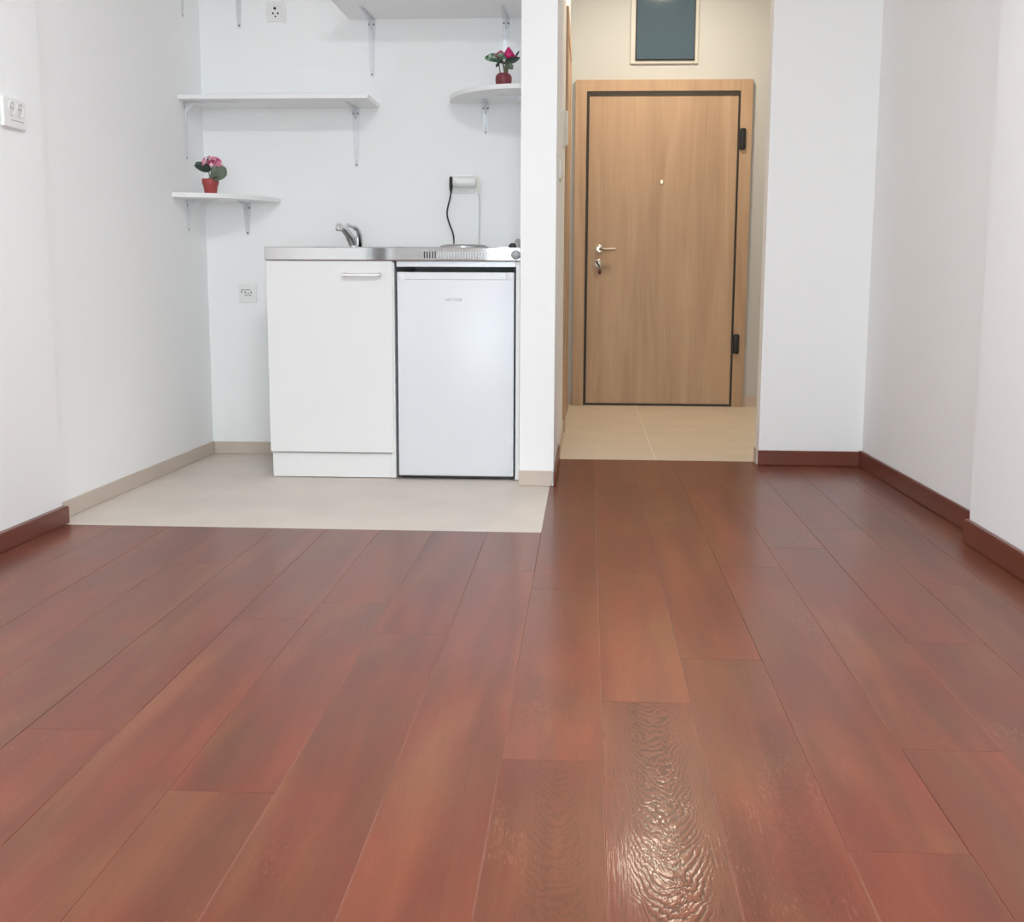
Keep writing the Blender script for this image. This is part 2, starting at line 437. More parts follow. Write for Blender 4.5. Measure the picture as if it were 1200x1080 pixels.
struct('wall_right', polys(([(1.6, YREAR), (1.6, YR), (xwr(YR), YR), (xwr(3.6801), 3.6801), (xwr(3.68), 3.68), (xwr(YREAR), YREAR)], Z0, CEIL)), M['paint'], 'white right wall with a small step above the dark skirting', 'wall')
WX0, WX1, WZ1 = -1.0, 0.95, 2.3
struct('wall_rear', boxes((-2.05, WX0, YREAR - 0.2, YREAR, Z0, CEIL), (WX1, 1.6, YREAR - 0.2, YREAR, Z0, CEIL), (WX0, WX1, YREAR - 0.2, YREAR, WZ1, CEIL)), M['paint'], 'white wall with the balcony window behind the camera', 'wall')

# window behind the camera
def glass_mat():
    m = bpy.data.materials.new('window_glass'); m.use_nodes = True
    N, L = m.node_tree.nodes, m.node_tree.links
    N.remove(N['Principled BSDF'])
    t = N.new('ShaderNodeBsdfTransparent'); g = N.new('ShaderNodeBsdfGlossy'); g.inputs['Roughness'].default_value = 0.02
    mx = N.new('ShaderNodeMixShader'); mx.inputs[0].default_value = 0.06
    L.new(t.outputs[0], mx.inputs[1]); L.new(g.outputs[0], mx.inputs[2]); L.new(mx.outputs[0], N['Material Output'].inputs['Surface'])
    return m
win = boxes((WX0, WX1, YREAR - 0.12, YREAR - 0.05, WZ1 - 0.07, WZ1), (WX0, WX1, YREAR - 0.12, YREAR - 0.05, Z0, 0.08),
            (WX0, WX0 + 0.07, YREAR - 0.12, YREAR - 0.05, 0.08, WZ1 - 0.07), (WX1 - 0.07, WX1, YREAR - 0.12, YREAR - 0.05, 0.08, WZ1 - 0.07),
            (-0.06, 0.06, YREAR - 0.12, YREAR - 0.05, 0.08, WZ1 - 0.07))
wo = struct('window_1', win, M['plastic'], 'white balcony window frame behind the camera', 'window')
obj('pane', boxes((WX0 + 0.07, -0.06, YREAR - 0.09, YREAR - 0.084, 0.08, WZ1 - 0.07)), glass_mat(), wo)
obj('pane', boxes((0.06, WX1 - 0.07, YREAR - 0.09, YREAR - 0.084, 0.08, WZ1 - 0.07)), bpy.data.materials['window_glass'], wo)
pl = bpy.data.lights.new('daylight_portal', 'AREA'); pl.shape = 'RECTANGLE'; pl.size = WX1 - WX0; pl.size_y = WZ1
pl.cycles.is_portal = True
po = bpy.data.objects.new('daylight_portal', pl); C.objects.link(po)
po.location = ((WX0 + WX1) / 2, YREAR - 0.15, WZ1 / 2); po.rotation_euler = (math.pi / 2, 0, 0)

# ------------------------------------------------------------------ baseboards
def bb(name, label, mat, *bs, bev=0.003):
    return struct(name, boxes(*bs, bev=bev, seg=2), mat, label, 'baseboard')
def along(xf, ya, yb, t, z1):        # skirting strip following a slanted wall line
    return ([(xf(ya), ya), (xf(yb), yb), (xf(yb) + t, yb), (xf(ya) + t, ya)], Z0, z1)
struct('baseboard_kitchen', polys(along(xwl, 3.7352, YB, 0.008, 0.056), ([(xwl(YB) + 0.008, YB), (XP0 - 0.01, YB), (XP0 - 0.01, YB - 0.008), (xwl(YB) + 0.008, YB - 0.008)], Z0, 0.055), bev=0.0012), M['tile_skirt'], 'beige tile skirting along the left and back kitchen walls', 'baseboard')
struct('baseboard_left', polys(along(xwl, YREAR, 3.7349, 0.024, 0.056), bev=0.003), M['skirt'], 'dark red wooden skirting along the near left wall', 'baseboard')
bb('baseboard_partition', 'beige tile skirting at the foot of the partition end', M['tile_skirt'], (XP0 - 0.002, XP1 - 0.004, YP - 0.008, YP, Z0, 0.058), bev=0.0015)
bb('baseboard_hall_left', 'dark red wooden skirting on the hall side of the partition', M['skirt'], (XP1, XP1 + 0.010, YP - 0.008, YH, Z0, 0.058))
bb('baseboard_hall_tile', 'beige tile skirting around the hall floor', M['tile_skirt'], (XP1, XP1 + 0.008, YH, DY0 - 0.07, Z0, 0.068),
   (XP1, XP1 + 0.008, DY1 + 0.07, YD, Z0, 0.068), (XP1 + 0.008, -0.087, YD - 0.008, YD, Z0, 0.068), (0.967, XHR, YD - 0.008, YD, Z0, 0.068),
   (XR0 - 0.008, XR0, YR + 0.012, YR + 0.1, Z0, 0.068), bev=0.0015)
bb('baseboard_stub', 'dark red wooden skirting below the wall section right of the hall', M['skirt'], (XR0 - 0.002, XR1 - 0.012, YR - 0.013, YR, Z0, 0.064))
struct('baseboard_right', polys(along(xwr, 3.6802, YR, -0.014, 0.068), along(xwr, YREAR, 3.6799, -0.019, 0.071), bev=0.003), M['skirt'], 'dark red wooden skirting along the stepped right wall', 'baseboard')

# ------------------------------------------------------------------ entrance door
d1 = thing('door_1', (0.44, YD, 0), 'closed oak veneer entrance door at the end of the hall', 'door'); d1['kind'] = 'structure'
fy0 = YD - 0.032
obj('door_frame', boxes((-0.086, -0.018, fy0, YD, Z0, 1.951), (0.896, 0.966, fy0, YD, Z0, 1.951), (-0.018, 0.896, fy0, YD, 1.884, 1.951), bev=0.0015), M['oak'], d1)
obj('rubber_seal', boxes((-0.018, -0.002, fy0 + 0.006, YD, Z0, 1.884), (0.884, 0.896, fy0 + 0.006, YD, Z0, 1.884), (-0.002, 0.884, fy0 + 0.006, YD, 1.860, 1.884), (-0.002, 0.884, fy0 + 0.006, YD, Z0, 0.013)), M['seal'], d1)
leaf = obj('door_leaf', boxes((-0.002, 0.884, fy0 + 0.012, YD, 0.013, 1.860), bev=0.001), M['oak'], d1)
ly = fy0 + 0.012
for hz0, hz1 in ((1.543, 1.667), (0.326, 0.446)):
    obj('hinge', boxes((0.893, 0.930, fy0 - 0.022, fy0, hz0, hz1), bev=0.009, seg=3), M['black'], d1, smooth=40)
bm = bmesh.new()
lathe(bm, (0.068, ly, 0.955), (0, -1, 0), [(0, 0.026), (0.006, 0.026), (0.009, 0.022), (0.009, 0.011), (0.04, 0.009), (0.05, 0.009)])
dh = obj('door_handle', bm, M['satin'], d1, smooth=40)
bm = bmesh.new()
tube(bm, smooth_path([(0.068, ly - 0.042, 0.955), (0.082, ly - 0.05, 0.955), (0.12, ly - 0.052, 0.954), (0.166, ly - 0.050, 0.9545)], 4), 0.0085, 12)
obj('lever', bm, plain('dark_nickel', (0.42, 0.36, 0.29), 0.35, 1.0), dh, smooth=40)
bm = bmesh.new()
lathe(bm, (0.060, ly, 0.867), (0, -1, 0), [(0, 0.029), (0.007, 0.029), (0.010, 0.025), (0.010, 0.0)])
lk = obj('lock_rosette', bm, M['satin'], d1, smooth=40)
bm = bmesh.new(); lathe(bm, (0.438, ly, 1.353), (0, -1, 0), [(0, 0.013), (0.004, 0.013), (0.007, 0.008), (0.005, 0.006), (0.005, 0)])
obj('peephole', bm, M['brass'], d1, smooth=40)
# key in the lock with a dark fob
kx, kz = 0.062, 0.866
k = thing('door_key', (kx, ly - 0.02, kz), 'key standing in the entrance door lock with a dark red fob', 'key')
bm = bmesh.new()
box(bm, kx - 0.004, kx + 0.004, ly - 0.016, ly - 0.0101, kz - 0.004, kz + 0.004)
a = math.radians(28)
prism(bm, [(-0.005, -0.020), (0.005, -0.020), (0.0055, 0.020), (-0.0055, 0.020)],
      lambda p, q, d: (kx + p * math.cos(a) - q * math.sin(a), d, kz + p * math.sin(a) + q * math.cos(a)), ly - 0.034, ly - 0.016)
obj('key_blade', bm, M['black'], k)
bm = bmesh.new()
tube(bm, [(kx + 0.010 + 0.006 * math.sin(t), ly - 0.026, kz - 0.022 - 0.008 * math.cos(t) - 0.004) for t in [i * math.pi / 6 for i in range(13)]], 0.0013, 6)
obj('key_ring', bm, M['satin'], k, smooth=60)
bm = bmesh.new()
rings(bm, [(Vector((kx + 0.012, ly - 0.026, z)), Vector((w, 0, 0)), Vector((0, 0.004 * w / 0.009, 0))) for z, w in ((0.838, 0.001), (0.834, 0.003), (0.826, 0.0065), (0.818, 0.009), (0.811, 0.0085), (0.805, 0.005), (0.803, 0.001))], 14)
obj('key_fob', bm, M['fob'], k, smooth=60)

# plain dark door in the left wall beside the camera (it shows in the steel worktop edge)
d3 = thing('door_3', (xwl(-1.02), -1.02, 0), 'dark grey brown inner door in the left wall beside the camera', 'door'); d3['kind'] = 'structure'
M['dark_door'] = oak_mat('dark_door_veneer', (0.075, 0.065, 0.063), (0.09, 0.077, 0.075), (0.11, 0.093, 0.09))
dx = xwl(-1.5)
obj('door_frame', boxes((dx - 0.02, dx + 0.026, -1.5, -1.43, Z0, 2.08), (dx - 0.02, dx + 0.026, -0.62, -0.55, Z0, 2.08), (dx - 0.02, dx + 0.026, -1.43, -0.62, 2.01, 2.08), bev=0.002), M['dark_door'], d3)
obj('door_leaf', boxes((dx - 0.01, dx + 0.018, -1.429, -0.621, 0.006, 2.009), bev=0.002), M['dark_door'], d3)

# bathroom door in the hall's left wall, seen edge on
d2 = thing('door_2', (XP1, (DY0 + DY1) / 2, 0), 'oak veneer inner door seen edge on in the left hall wall', 'door'); d2['kind'] = 'structure'
obj('door_frame', boxes((XP0, XP1 + 0.013, DY0 - 0.06, DY0 + 0.04, Z0, DZ + 0.06), (XP0, XP1 + 0.013, DY1 - 0.04, DY1 + 0.06, Z0, DZ + 0.06), (XP0, XP1 + 0.013, DY0 + 0.04, DY1 - 0.04, DZ - 0.04, DZ + 0.06), bev=0.002), M['oak'], d2)
obj('door_leaf', boxes((XP1 - 0.03, XP1 + 0.008, DY0 + 0.042, DY1 - 0.042, 0.006, DZ - 0.042), bev=0.002), M['oak'], d2)
# ------------------------------------------------------------------ fuse box above the door
fb = thing('fuse_box', (0.44, YD, 2.045), 'square fuse box with a smoked blue cover above the entrance door', 'fuse box')
bm = boxes((0.235, 0.639, YD - 0.014, YD, 2.043, 2.435), bev=0.004, seg=2)
obj('frame', bm, plain('cream_frame', (0.57, 0.565, 0.53), 0.45), fb)
bm = boxes((0.266, 0.617, YD - 0.024, YD - 0.014, 2.062, 2.410), bev=0.003, seg=2)
obj('rim', bm, M['seal'], fb)
obj('cover', boxes((0.271, 0.612, YD - 0.030, YD - 0.0235, 2.067, 2.405), bev=0.002), M['fuse'], fb)

# ------------------------------------------------------------------ intercom and light switch on the partition's hall side
ic = thing('intercom', (XP1, 5.83, 1.39), 'white intercom handset on the left hall wall beside the inner door', 'intercom')
obj('base', boxes((XP1, XP1 + 0.008, 5.78, 5.88, 1.388, 1.556), bev=0.002, seg=2), M['old_plastic'], ic)
obj('handset', boxes((XP1 + 0.008, XP1 + 0.020, 5.785, 5.835, 1.394, 1.550), bev=0.004, seg=3), M['plastic'], ic, smooth=40)
obj('keypad', boxes((XP1 + 0.008, XP1 + 0.012, 5.84, 5.872, 1.41, 1.47), bev=0.001), M['old_plastic'], ic)
sw = thing('light_switch', (XP1, 5.02, 1.23), 'white double light switch on the hall side of the partition', 'light switch')
obj('plate', boxes((XP1, XP1 + 0.009, 4.93, 5.08, 1.175, 1.26), bev=0.003, seg=2), M['old_plastic'], sw)
for y0 in (4.953, 5.021):
    obj('rocker', boxes((XP1 + 0.009, XP1 + 0.013, y0 - 0.01, y0 + 0.048, 1.188, 1.247), bev=0.002), M['plastic'], sw)

# ------------------------------------------------------------------ kitchen cabinet
CX0, CX1, CY = -1.239, -0.742, 4.666
cb = thing('kitchen_cabinet', (-0.99, 4.95, 0), 'white one door sink cabinet left of the fridge', 'cabinet')
obj('carcass', boxes((CX0, CX0 + 0.018, CY + 0.014, 5.25, 0.1, 0.843), (CX1 - 0.018, CX1, CY + 0.002, 5.25, 0.004, 0.843), (CX0 + 0.018, CX1 - 0.018, CY + 0.016, 5.25, 0.1, 0.118),
                     (CX0 + 0.018, CX1 - 0.018, 5.24, 5.25, 0.118, 0.843), bev=0.001), M['cab'], cb)
cdoor = obj('door', boxes((CX0, CX1 - 0.007, CY - 0.006, CY + 0.012, 0.1045, 0.8468), bev=0.0015, seg=2), M['cab'], cb)
bm = bmesh.new()
for hx in (-0.934, -0.795): box(bm, hx - 0.005, hx + 0.005, CY - 0.034, CY - 0.006, 0.790, 0.804, bev=0.0015)
box(bm, -0.938, -0.791, CY - 0.036, CY - 0.026, 0.789, 0.800, bev=0.002)
obj('handle', bm, plain('bright_nickel', (0.82, 0.81, 0.80), 0.22, 0.9), cdoor)
obj('toe_kick', boxes((CX0 + 0.004, CX1 - 0.018, CY + 0.010, CY + 0.026, 0.003, 0.0985), bev=0.001), M['cab'], cb)

# ------------------------------------------------------------------ worktop with sink and hob
WXa, WXb = -1.243, -0.2545
wt = thing('worktop', (-0.75, 4.95, 0.846), 'stainless steel worktop with built-in hob over cabinet and fridge', 'worktop')
bx0, bx1, by0, by1 = -1.19, -0.83, 4.78, 5.12
bm = boxes((WXa, WXb, CY - 0.012, CY + 0.004, 0.848, 0.9005), bev=0.004, seg=3)
for b_ in ((WXa, WXb, CY + 0.004, by0, 0.895, 0.9), (WXa, WXb, by1, YB - 0.002, 0.895, 0.9), (WXa, bx0, by0, by1, 0.895, 0.9), (bx1, WXb, by0, by1, 0.895, 0.9),
           (WXa, WXb, YB - 0.012, YB - 0.002, 0.9, 0.915), (WXa, WXa + 0.004, CY + 0.004, YB - 0.002, 0.848, 0.895)): box(bm, *b_)
obj('steel_top', bm, M['steel'], wt)
obj('sink_basin', boxes((bx0, bx1, by0, by0 + 0.003, 0.76, 0.895), (bx0, bx1, by1 - 0.003, by1, 0.76, 0.895), (bx0, bx0 + 0.003, by0, by1, 0.76, 0.895), (bx1 - 0.003, bx1, by0, by1, 0.76, 0.895), (bx0, bx1, by0, by1, 0.757, 0.76)), M['steel'], wt)
obj('front_rail', boxes((-0.733, -0.2735, CY + 0.002, CY + 0.02, 0.826, 0.847), bev=0.001), plain('rail_grey', (0.66, 0.67, 0.70), 0.3, 0.2), wt)
bm = bmesh.new()
for i in range(25):
    x = -0.6225 + i * 0.0104
    box(bm, x - 0.0021, x + 0.0021, CY - 0.0135, CY - 0.0112, 0.858, 0.884)
vs = obj('vent_slots', bm, [M['dark_gap'], plain('shallow_slot_steel', (0.42, 0.42, 0.43), 0.4, 0.8)], wt)
for i, p in enumerate(vs.data.polygons): p.material_index = 0 if (i // 6) < 5 else 1
bm = bmesh.new()
lathe(bm, (-0.497, 4.90, 0.9), (0, 0, 1), [(0, 0.096), (0.008, 0.096), (0.013, 0.091), (0.013, 0.086), (0.015, 0.084), (0.015, 0.0)], 40)
obj('hot_plate', bm, plain('hot_plate_metal', (0.55, 0.55, 0.55), 0.22, 0.9), wt, smooth=40)
bm = bmesh.new(); lathe(bm, (-0.2735, CY - 0.012, 0.8715), (0, -1, 0), [(0, 0.019), (0.004, 0.019), (0.016, 0.0165), (0.018, 0.014), (0.018, 0)], 24)
obj('control_knob', bm, M['grey_knob'], wt, smooth=40)
bm = bmesh.new(); lathe(bm, (-0.290, CY + 0.05, 0.9), (0, 0, 1), [(0, 0.0145), (0.008, 0.0145), (0.014, 0.011), (0.0175, 0.004), (0.0175, 0)], 20)
obj('control_knob', bm, M['black'], wt, smooth=60)
bm = bmesh.new(); lathe(bm, (-0.2725, CY + 0.12, 0.9), (0, 0, 1), [(0, 0.017), (0.012, 0.017), (0.030, 0.011), (0.036, 0.004), (0.036, 0)], 20)
obj('control_knob', bm, M['grey_knob'], wt, smooth=60)

pn = tag(obj('end_panel', boxes((-0.2725, -0.2575, CY - 0.002, 5.25, 0.003, 0.8475), bev=0.001), M['cab']), 'narrow white end panel between the fridge and the partition wall', 'panel')

# ------------------------------------------------------------------ fridge
fr = thing('fridge', (-0.505, 4.95, 0), 'small white undercounter fridge below the hob', 'fridge')
FX0, FX1 = -0.731, -0.2795
obj('body', boxes((FX0 + 0.004, FX1 - 0.004, CY + 0.055, 5.20, 0.018, 0.800), bev=0.006, seg=2), M['enamel'], fr)
obj('door_gasket', boxes((FX0 + 0.012, FX1 - 0.012, CY + 0.046, CY + 0.055, 0.025, 0.795)), M['dark_gap'], fr)
bm = bmesh.new()
F0 = CY - 0.002
box(bm, FX0, FX1, F0, CY + 0.046, 0.015, 0.778, bev=0.005, seg=3)
box(bm, FX0, FX0 + 0.030, F0, CY + 0.046, 0.772, 0.8065, bev=0.004, seg=2)
box(bm, FX1 - 0.030, FX1, F0, CY + 0.046, 0.772, 0.8065, bev=0.004, seg=2)
fd = obj('door', bm, M['enamel'], fr, smooth=35)
bm = bmesh.new()
prism(bm, [(-0.7012, 0.8055), (-0.3092, 0.8055), (-0.3092, 0.781), (-0.312, 0.7785), (-0.698, 0.7785), (-0.7012, 0.781)], lambda a_, b_, d: (a_, d, b_), F0 + 0.0020, CY + 0.044)
obj('grip_recess', bm, M['enamel'], fd)
for fx in (-0.70, -0.31):
    for fy in (4.75, 5.15):
        bm = bmesh.new(); lathe(bm, (fx, fy, 0.0005), (0, 0, 1), [(0, 0.016), (0.018, 0.014)], 16)
        obj('foot', bm, M['black'], fr)
obj('gap_shade_strip', boxes((FX0 + 0.01, FX1 - 0.01, CY + 0.03, CY + 0.05, 0.002, 0.02)), M['black'], fr)  # black strip standing in for the shade in the gap under the fridge
def text_obj(txt, name, size, mat, parent, x, y, z, width=None):
    cu = bpy.data.curves.new(name, 'FONT'); cu.body = txt; cu.size = size; cu.extrude = 0.0005; cu.align_x = 'CENTER'; cu.align_y = 'CENTER'
    tmp = bpy.data.objects.new('tmp_text', cu); C.objects.link(tmp)
    bpy.context.view_layer.update()
    me = bpy.data.meshes.new_from_object(tmp.evaluated_get(bpy.context.evaluated_depsgraph_get()))
    bpy.data.objects.remove(tmp); bpy.data.curves.remove(cu)
    xs = [v.co.x for v in me.vertices]; s = width / (max(xs) - min(xs)) if width else 1
    for v in me.vertices: v.co = Vector((v.co.x * s, -v.co.z, v.co.y))
    me.name = name; me.materials.clear(); me.materials.append(mat)
    o = bpy.data.objects.new(name, me); C.objects.link(o); o.parent = parent
    o.location = Vector((x, y, z)) - world_loc(parent)
    return o
text_obj('VICTOR', 'logo', 0.016, M['logo'], fd, -0.512, F0 - 0.0002, 0.7005, 0.066)

# ------------------------------------------------------------------ faucet
fc = thing('faucet', (-0.985, 5.13, 0.9), 'chrome mixer tap at the back of the steel worktop', 'tap')
bm = bmesh.new(); lathe(bm, (-0.985, 5.13, 0.9), (0, 0, 1), [(0, 0.028), (0.006, 0.028), (0.010, 0.022), (0.045, 0.021), (0.052, 0.017)], 24)
obj('tap_body', bm, M['chrome'], fc, smooth=40)
bm = bmesh.new()
tube(bm, smooth_path([(-0.987, 5.125, 0.918), (-0.996, 5.09, 0.952), (-1.008, 5.03, 0.982), (-1.014, 4.985, 0.990)], 5), [0.0175] * 6 + [0.0155] * 6 + [0.0135] * 4, 16)
sp = obj('spout', bm, M['chrome'], fc, smooth=40)
bm = bmesh.new(); lathe(bm, (-1.013, 4.972, 0.998), (-0.12, -0.25, -1), [(0, 0.012), (0.002, 0.0135), (0.024, 0.0135), (0.026, 0.011), (0.026, 0)], 20)
obj('aerator', bm, plain('polished_tip', (0.86, 0.86, 0.87), 0.12, 1.0), sp, smooth=40)
bm = bmesh.new()
pth = smooth_path([(-0.962, 5.135, 0.905), (-0.960, 5.13, 0.945), (-0.964, 5.12, 0.975), (-0.976, 5.10, 0.990), (-0.996, 5.06, 0.998)], 5)
tube(bm, pth, [0.0125] * 10 + [0.0105] * 6 + [0.008] * 5, 12)
obj('lever', bm, M['chrome'], fc, smooth=50)

# ------------------------------------------------------------------ shelves
def bracket(shelf, px, py, zt, wall, h, d, parent):
    """pressed steel L bracket under zt; wall 'back' (plate on y=py, arm towards -y), 'left' (arm +x), 'right' (arm -x)"""
    def T(s, n, z):      # s along the wall, n out of the wall
        if wall == 'back': return (px + s, py - n, z)
        if wall == 'left': return (px + n, py + s, z)
        return (px - n, py + s, z)
    bm = bmesh.new()
    zb = zt - h
    w0, w1 = 0.016, 0.008
    pl_ = [(-w0, zt - 0.001), (w0, zt - 0.001), (w0 - 0.001, zt - 0.045), (w1, zb + 0.006), (w1 * 0.6, zb), (-w1 * 0.6, zb), (-w1, zb + 0.006), (-w0 + 0.001, zt - 0.045)]
    prism(bm, pl_, lambda a_, b_, n: T(a_, n, b_), 0.0002, 0.0024)
    ar_ = [(-w0, 0.0), (w0, 0.0), (w0 - 0.001, 0.045), (w1, d - 0.006), (w1 * .6, d), (-w1 * .6, d), (-w1, d - 0.006), (-w0 + .001, 0.045)]
    prism(bm, ar_, lambda a_, b_, z: T(a_, b_, z), zt - 0.0024, zt - 0.0002)
    # pressed rib running down the plate and along the arm, and the corner web
    prism(bm, [(0.0024, zb + 0.02), (0.006, zb + 0.03), (0.008, zt - 0.045), (0.042, zt - 0.010), (d - 0.03, zt - 0.007), (d - 0.02, zt - 0.0024), (0.0024, zt - 0.0024)],
          lambda n, z, s: T(s, n, z), -0.0035, 0.0035)
    b = obj('bracket', bm, M['steel_bracket'], parent)
    for s_, z_ in ((-0.0095, zt - 0.022), (0.0095, zt - 0.022), (0.0, zb + 0.010)):
        bm = bmesh.new()
        ax = {'back': (0, -1, 0), 'left': (1, 0, 0), 'right': (-1, 0, 0)}[wall]
        lathe(bm, T(s_, 0.0024, z_), ax, [(0, 0.0042), (0.0012, 0.0036), (0.0018, 0.0)], 10)
        obj('screw', bm, M['screw'], b)
    return b

def shelf_thing(pts, z, th, label, group=None):
    cx = sum(p[0] for p in pts) / len(pts); cy = sum(p[1] for p in pts) / len(pts)
    t = thing('wall_shelf', (cx, cy, z), label, 'shelf', group)
    bm = bmesh.new()
    prism(bm, pts, lambda a_, b_, d: (a_, b_, d), z, z + th)
    es = [e for e in bm.edges if abs(e.verts[0].co.z - e.verts[1].co.z) < 1e-6]
    bmesh.ops.bevel(bm, geom=es, offset=0.001, segments=1, affect='EDGES')
    obj('board', bm, M['shelf'], t)
    return t
TH = 0.018
zs = 1.497
s1 = shelf_thing([(xwl(YB), YB), (xwl(4.985), 4.985), (-0.893, 4.985), (-0.893, YB)], zs, TH, 'long straight white wall shelf above the empty kitchen wall, left of the tap')
bracket(s1, -0.997, YB, zs, 'back', 0.245, 0.21, s1)
bracket(s1, xwl(5.065), 5.065, zs, 'left', 0.235, 0.23, s1)
zq = 1.1015
el = lambda cx, sx, cy, rx, ry, n=20: [(cx + sx * rx * math.sin(t), cy - ry * math.cos(t)) for t in [i * math.pi / 2 / n for i in range(n + 1)]]
s2 = shelf_thing([(xwl(YB), YB), (xwl(4.886), 4.886)] + el(-1.676, 1, YB, 0.345, 0.395)[1:], zq, TH, 'low quarter round white corner shelf carrying the pink flower pot')
bracket(s2, -1.480, YB, zq, 'back', 0.138, 0.13, s2)
bracket(s2, xwl(5.06), 5.060, zq, 'left', 0.132, 0.13, s2)
zc_ = 1.516
s3 = shelf_thing([(XP0, YB)] + el(XP0, -1, YB, 0.34, 0.415), zc_, TH, 'quarter round white corner shelf by the partition carrying the magenta flower')
bracket(s3, -0.441, YB, zc_, 'back', 0.130, 0.13, s3)
bracket(s3, XP0, 5.06, zc_, 'right', 0.130, 0.13, s3)
zu = 1.861
s4 = shelf_thing([(-1.022, YB), (-1.022, 4.86), (XP0, 4.86), (XP0, YB)], zu, TH, 'high straight white wall shelf at the top edge near the partition')
bracket(s4, -0.924, YB, zu, 'back', 0.236, 0.25, s4)
bracket(s4, -0.355, YB, zu, 'back', 0.236, 0.25, s4)
zl = 2.065
s5 = shelf_thing([(xwl(YB), YB), (xwl(4.985), 4.985), (-1.20, 4.985), (-1.20, YB)], zl, TH, 'topmost left white wall shelf, only its two brackets showing')
bracket(s5, -1.492, YB, zl, 'back', 0.236, 0.22, s5)
bracket(s5, xwl(5.075), 5.075, zl, 'left', 0.232, 0.22, s5)

# ------------------------------------------------------------------ potted flowers
def leaf(bm, base, tip, width, nrm, cup=0.0, droop=0.0, roundness=0.5, n=8, m=4):
    """leaf blade from base to tip; nrm = facing; solid 0.8 mm"""
    base, tip = Vector(base), Vector(tip); d = tip - base; Ln = d.length; d.normalize()
    nrm = Vector(nrm); nrm = (nrm - d * nrm.dot(d)).normalized(); s = d.cross(nrm).normalized()
    layers = []
    for off in (0.0, -0.0009):
        g = []
        for i in range(n + 1):
            t = i / n
            w = width * 0.5 * (math.sin(math.pi * min(1, max(0, 0.04 + 0.92 * t ** (1.0 - 0.35 * (roundness - 0.5))))) ** (1.3 - roundness))
            row = []
            for j in range(-m, m + 1):
                q = j / m
                p = base + d * (Ln * t) + s * (w * q) + nrm * (cup * width * (q * q) * 0.5 - droop * Ln * t * t + off)
                row.append(bm.verts.new(p))
            g.append(row)
        layers.append(g)
    a_, b_ = layers
    for i in range(n):
        for j in range(2 * m):
            bm.faces.new((a_[i][j], a_[i][j + 1], a_[i + 1][j + 1], a_[i + 1][j]))
            bm.faces.new((b_[i][j], b_[i + 1][j], b_[i + 1][j + 1], b_[i][j + 1]))
    for i in range(n):
        for j in (0, 2 * m):
            bm.faces.new((a_[i][j], a_[i + 1][j], b_[i + 1][j], b_[i][j]))
    for i in (0, n):
        for j in range(2 * m):
            bm.faces.new((a_[i][j], a_[i][j + 1], b_[i][j + 1], b_[i][j]))

def mapY(y0, y1):
    r = y1 / y0
    return lambda x, z, dy=0.0: Vector((x * r, y1 + dy, 0.795 + (z - 0.795) * r))

# left plant: red pot, grey green leaves, pink flower head
g = mapY(5.12, 4.985)
zp = zq + TH
pc = g(-1.589, 1.15)
p1 = thing('potted_flower', (pc.x, pc.y, zp), 'small red pot with pink cluster flower on the low left corner shelf', 'potted flower')
bm = bmesh.new()
top = g(-1.589, 1.190).z
hh = top - zp
lathe(bm, (pc.x, pc.y, zp), (0, 0, 1), [(0, 0.0235), (0.002, 0.0245), (hh * 0.62, 0.0305), (hh * 0.63, 0.0335), (hh, 0.0350), (hh, 0.0310), (hh - 0.008, 0.030), (hh - 0.008, 0.0)], 28)
obj('pot', bm, M['terracotta'], p1, smooth=40)
bm = bmesh.new(); lathe(bm, (pc.x, pc.y, zp + hh - 0.0085), (0, 0, 1), [(0, 0.0295), (0.0035, 0.028), (0.005, 0.015), (0.005, 0)], 20)
obj('soil', bm, M['soil'], p1)
stem_top = g(-1.578, 1.245)
bm = bmesh.new()
tube(bm, smooth_path([(pc.x + 0.002, pc.y, zp + hh - 0.006), g(-1.584, 1.215), stem_top], 4), 0.0035, 8)
tube(bm, smooth_path([(pc.x, pc.y, zp + hh - 0.006), g(-1.595, 1.21, 0.005), g(-1.600, 1.228, 0.006)], 4), 0.002, 6)
tube(bm, smooth_path([(pc.x + 0.004, pc.y - 0.004, zp + hh - 0.006), g(-1.575, 1.20, -0.012), g(-1.568, 1.212, -0.015)], 4), 0.002, 6)
obj('stem', bm, M['stem'], p1, smooth=60)
bm = bmesh.new(); leaf(bm, g(-1.588, 1.223, 0.0), g(-1.650, 1.251, -0.008), 0.046, (0.35, -0.75, 0.5), cup=0.25, droop=0.05, roundness=0.85)
obj('leaf', bm, M['leaf_dark'], p1, smooth=60)['label'] = 'dark green leaf on the left'
bm = bmesh.new(); leaf(bm, g(-1.577, 1.206, -0.012), g(-1.512, 1.216, -0.022), 0.066, (0.1, -0.9, 0.35), cup=0.2, droop=0.05, roundness=1.0)
obj('leaf', bm, M['leaf_grey'], p1, smooth=60)['label'] = 'round grey green leaf on the right'
bm = bmesh.new(); leaf(bm, g(-1.588, 1.196, -0.016), g(-1.550, 1.200, -0.035), 0.026, (-0.1, -0.8, 0.6), cup=0.3, roundness=0.9)
obj('leaf', bm, M['leaf_grey'], p1, smooth=60)
fcn = g(-1.578, 1.2575)
bms = {'pink': bmesh.new(), 'palepink': bmesh.new(), 'darkpink': bmesh.new()}
rf = random.Random(3)
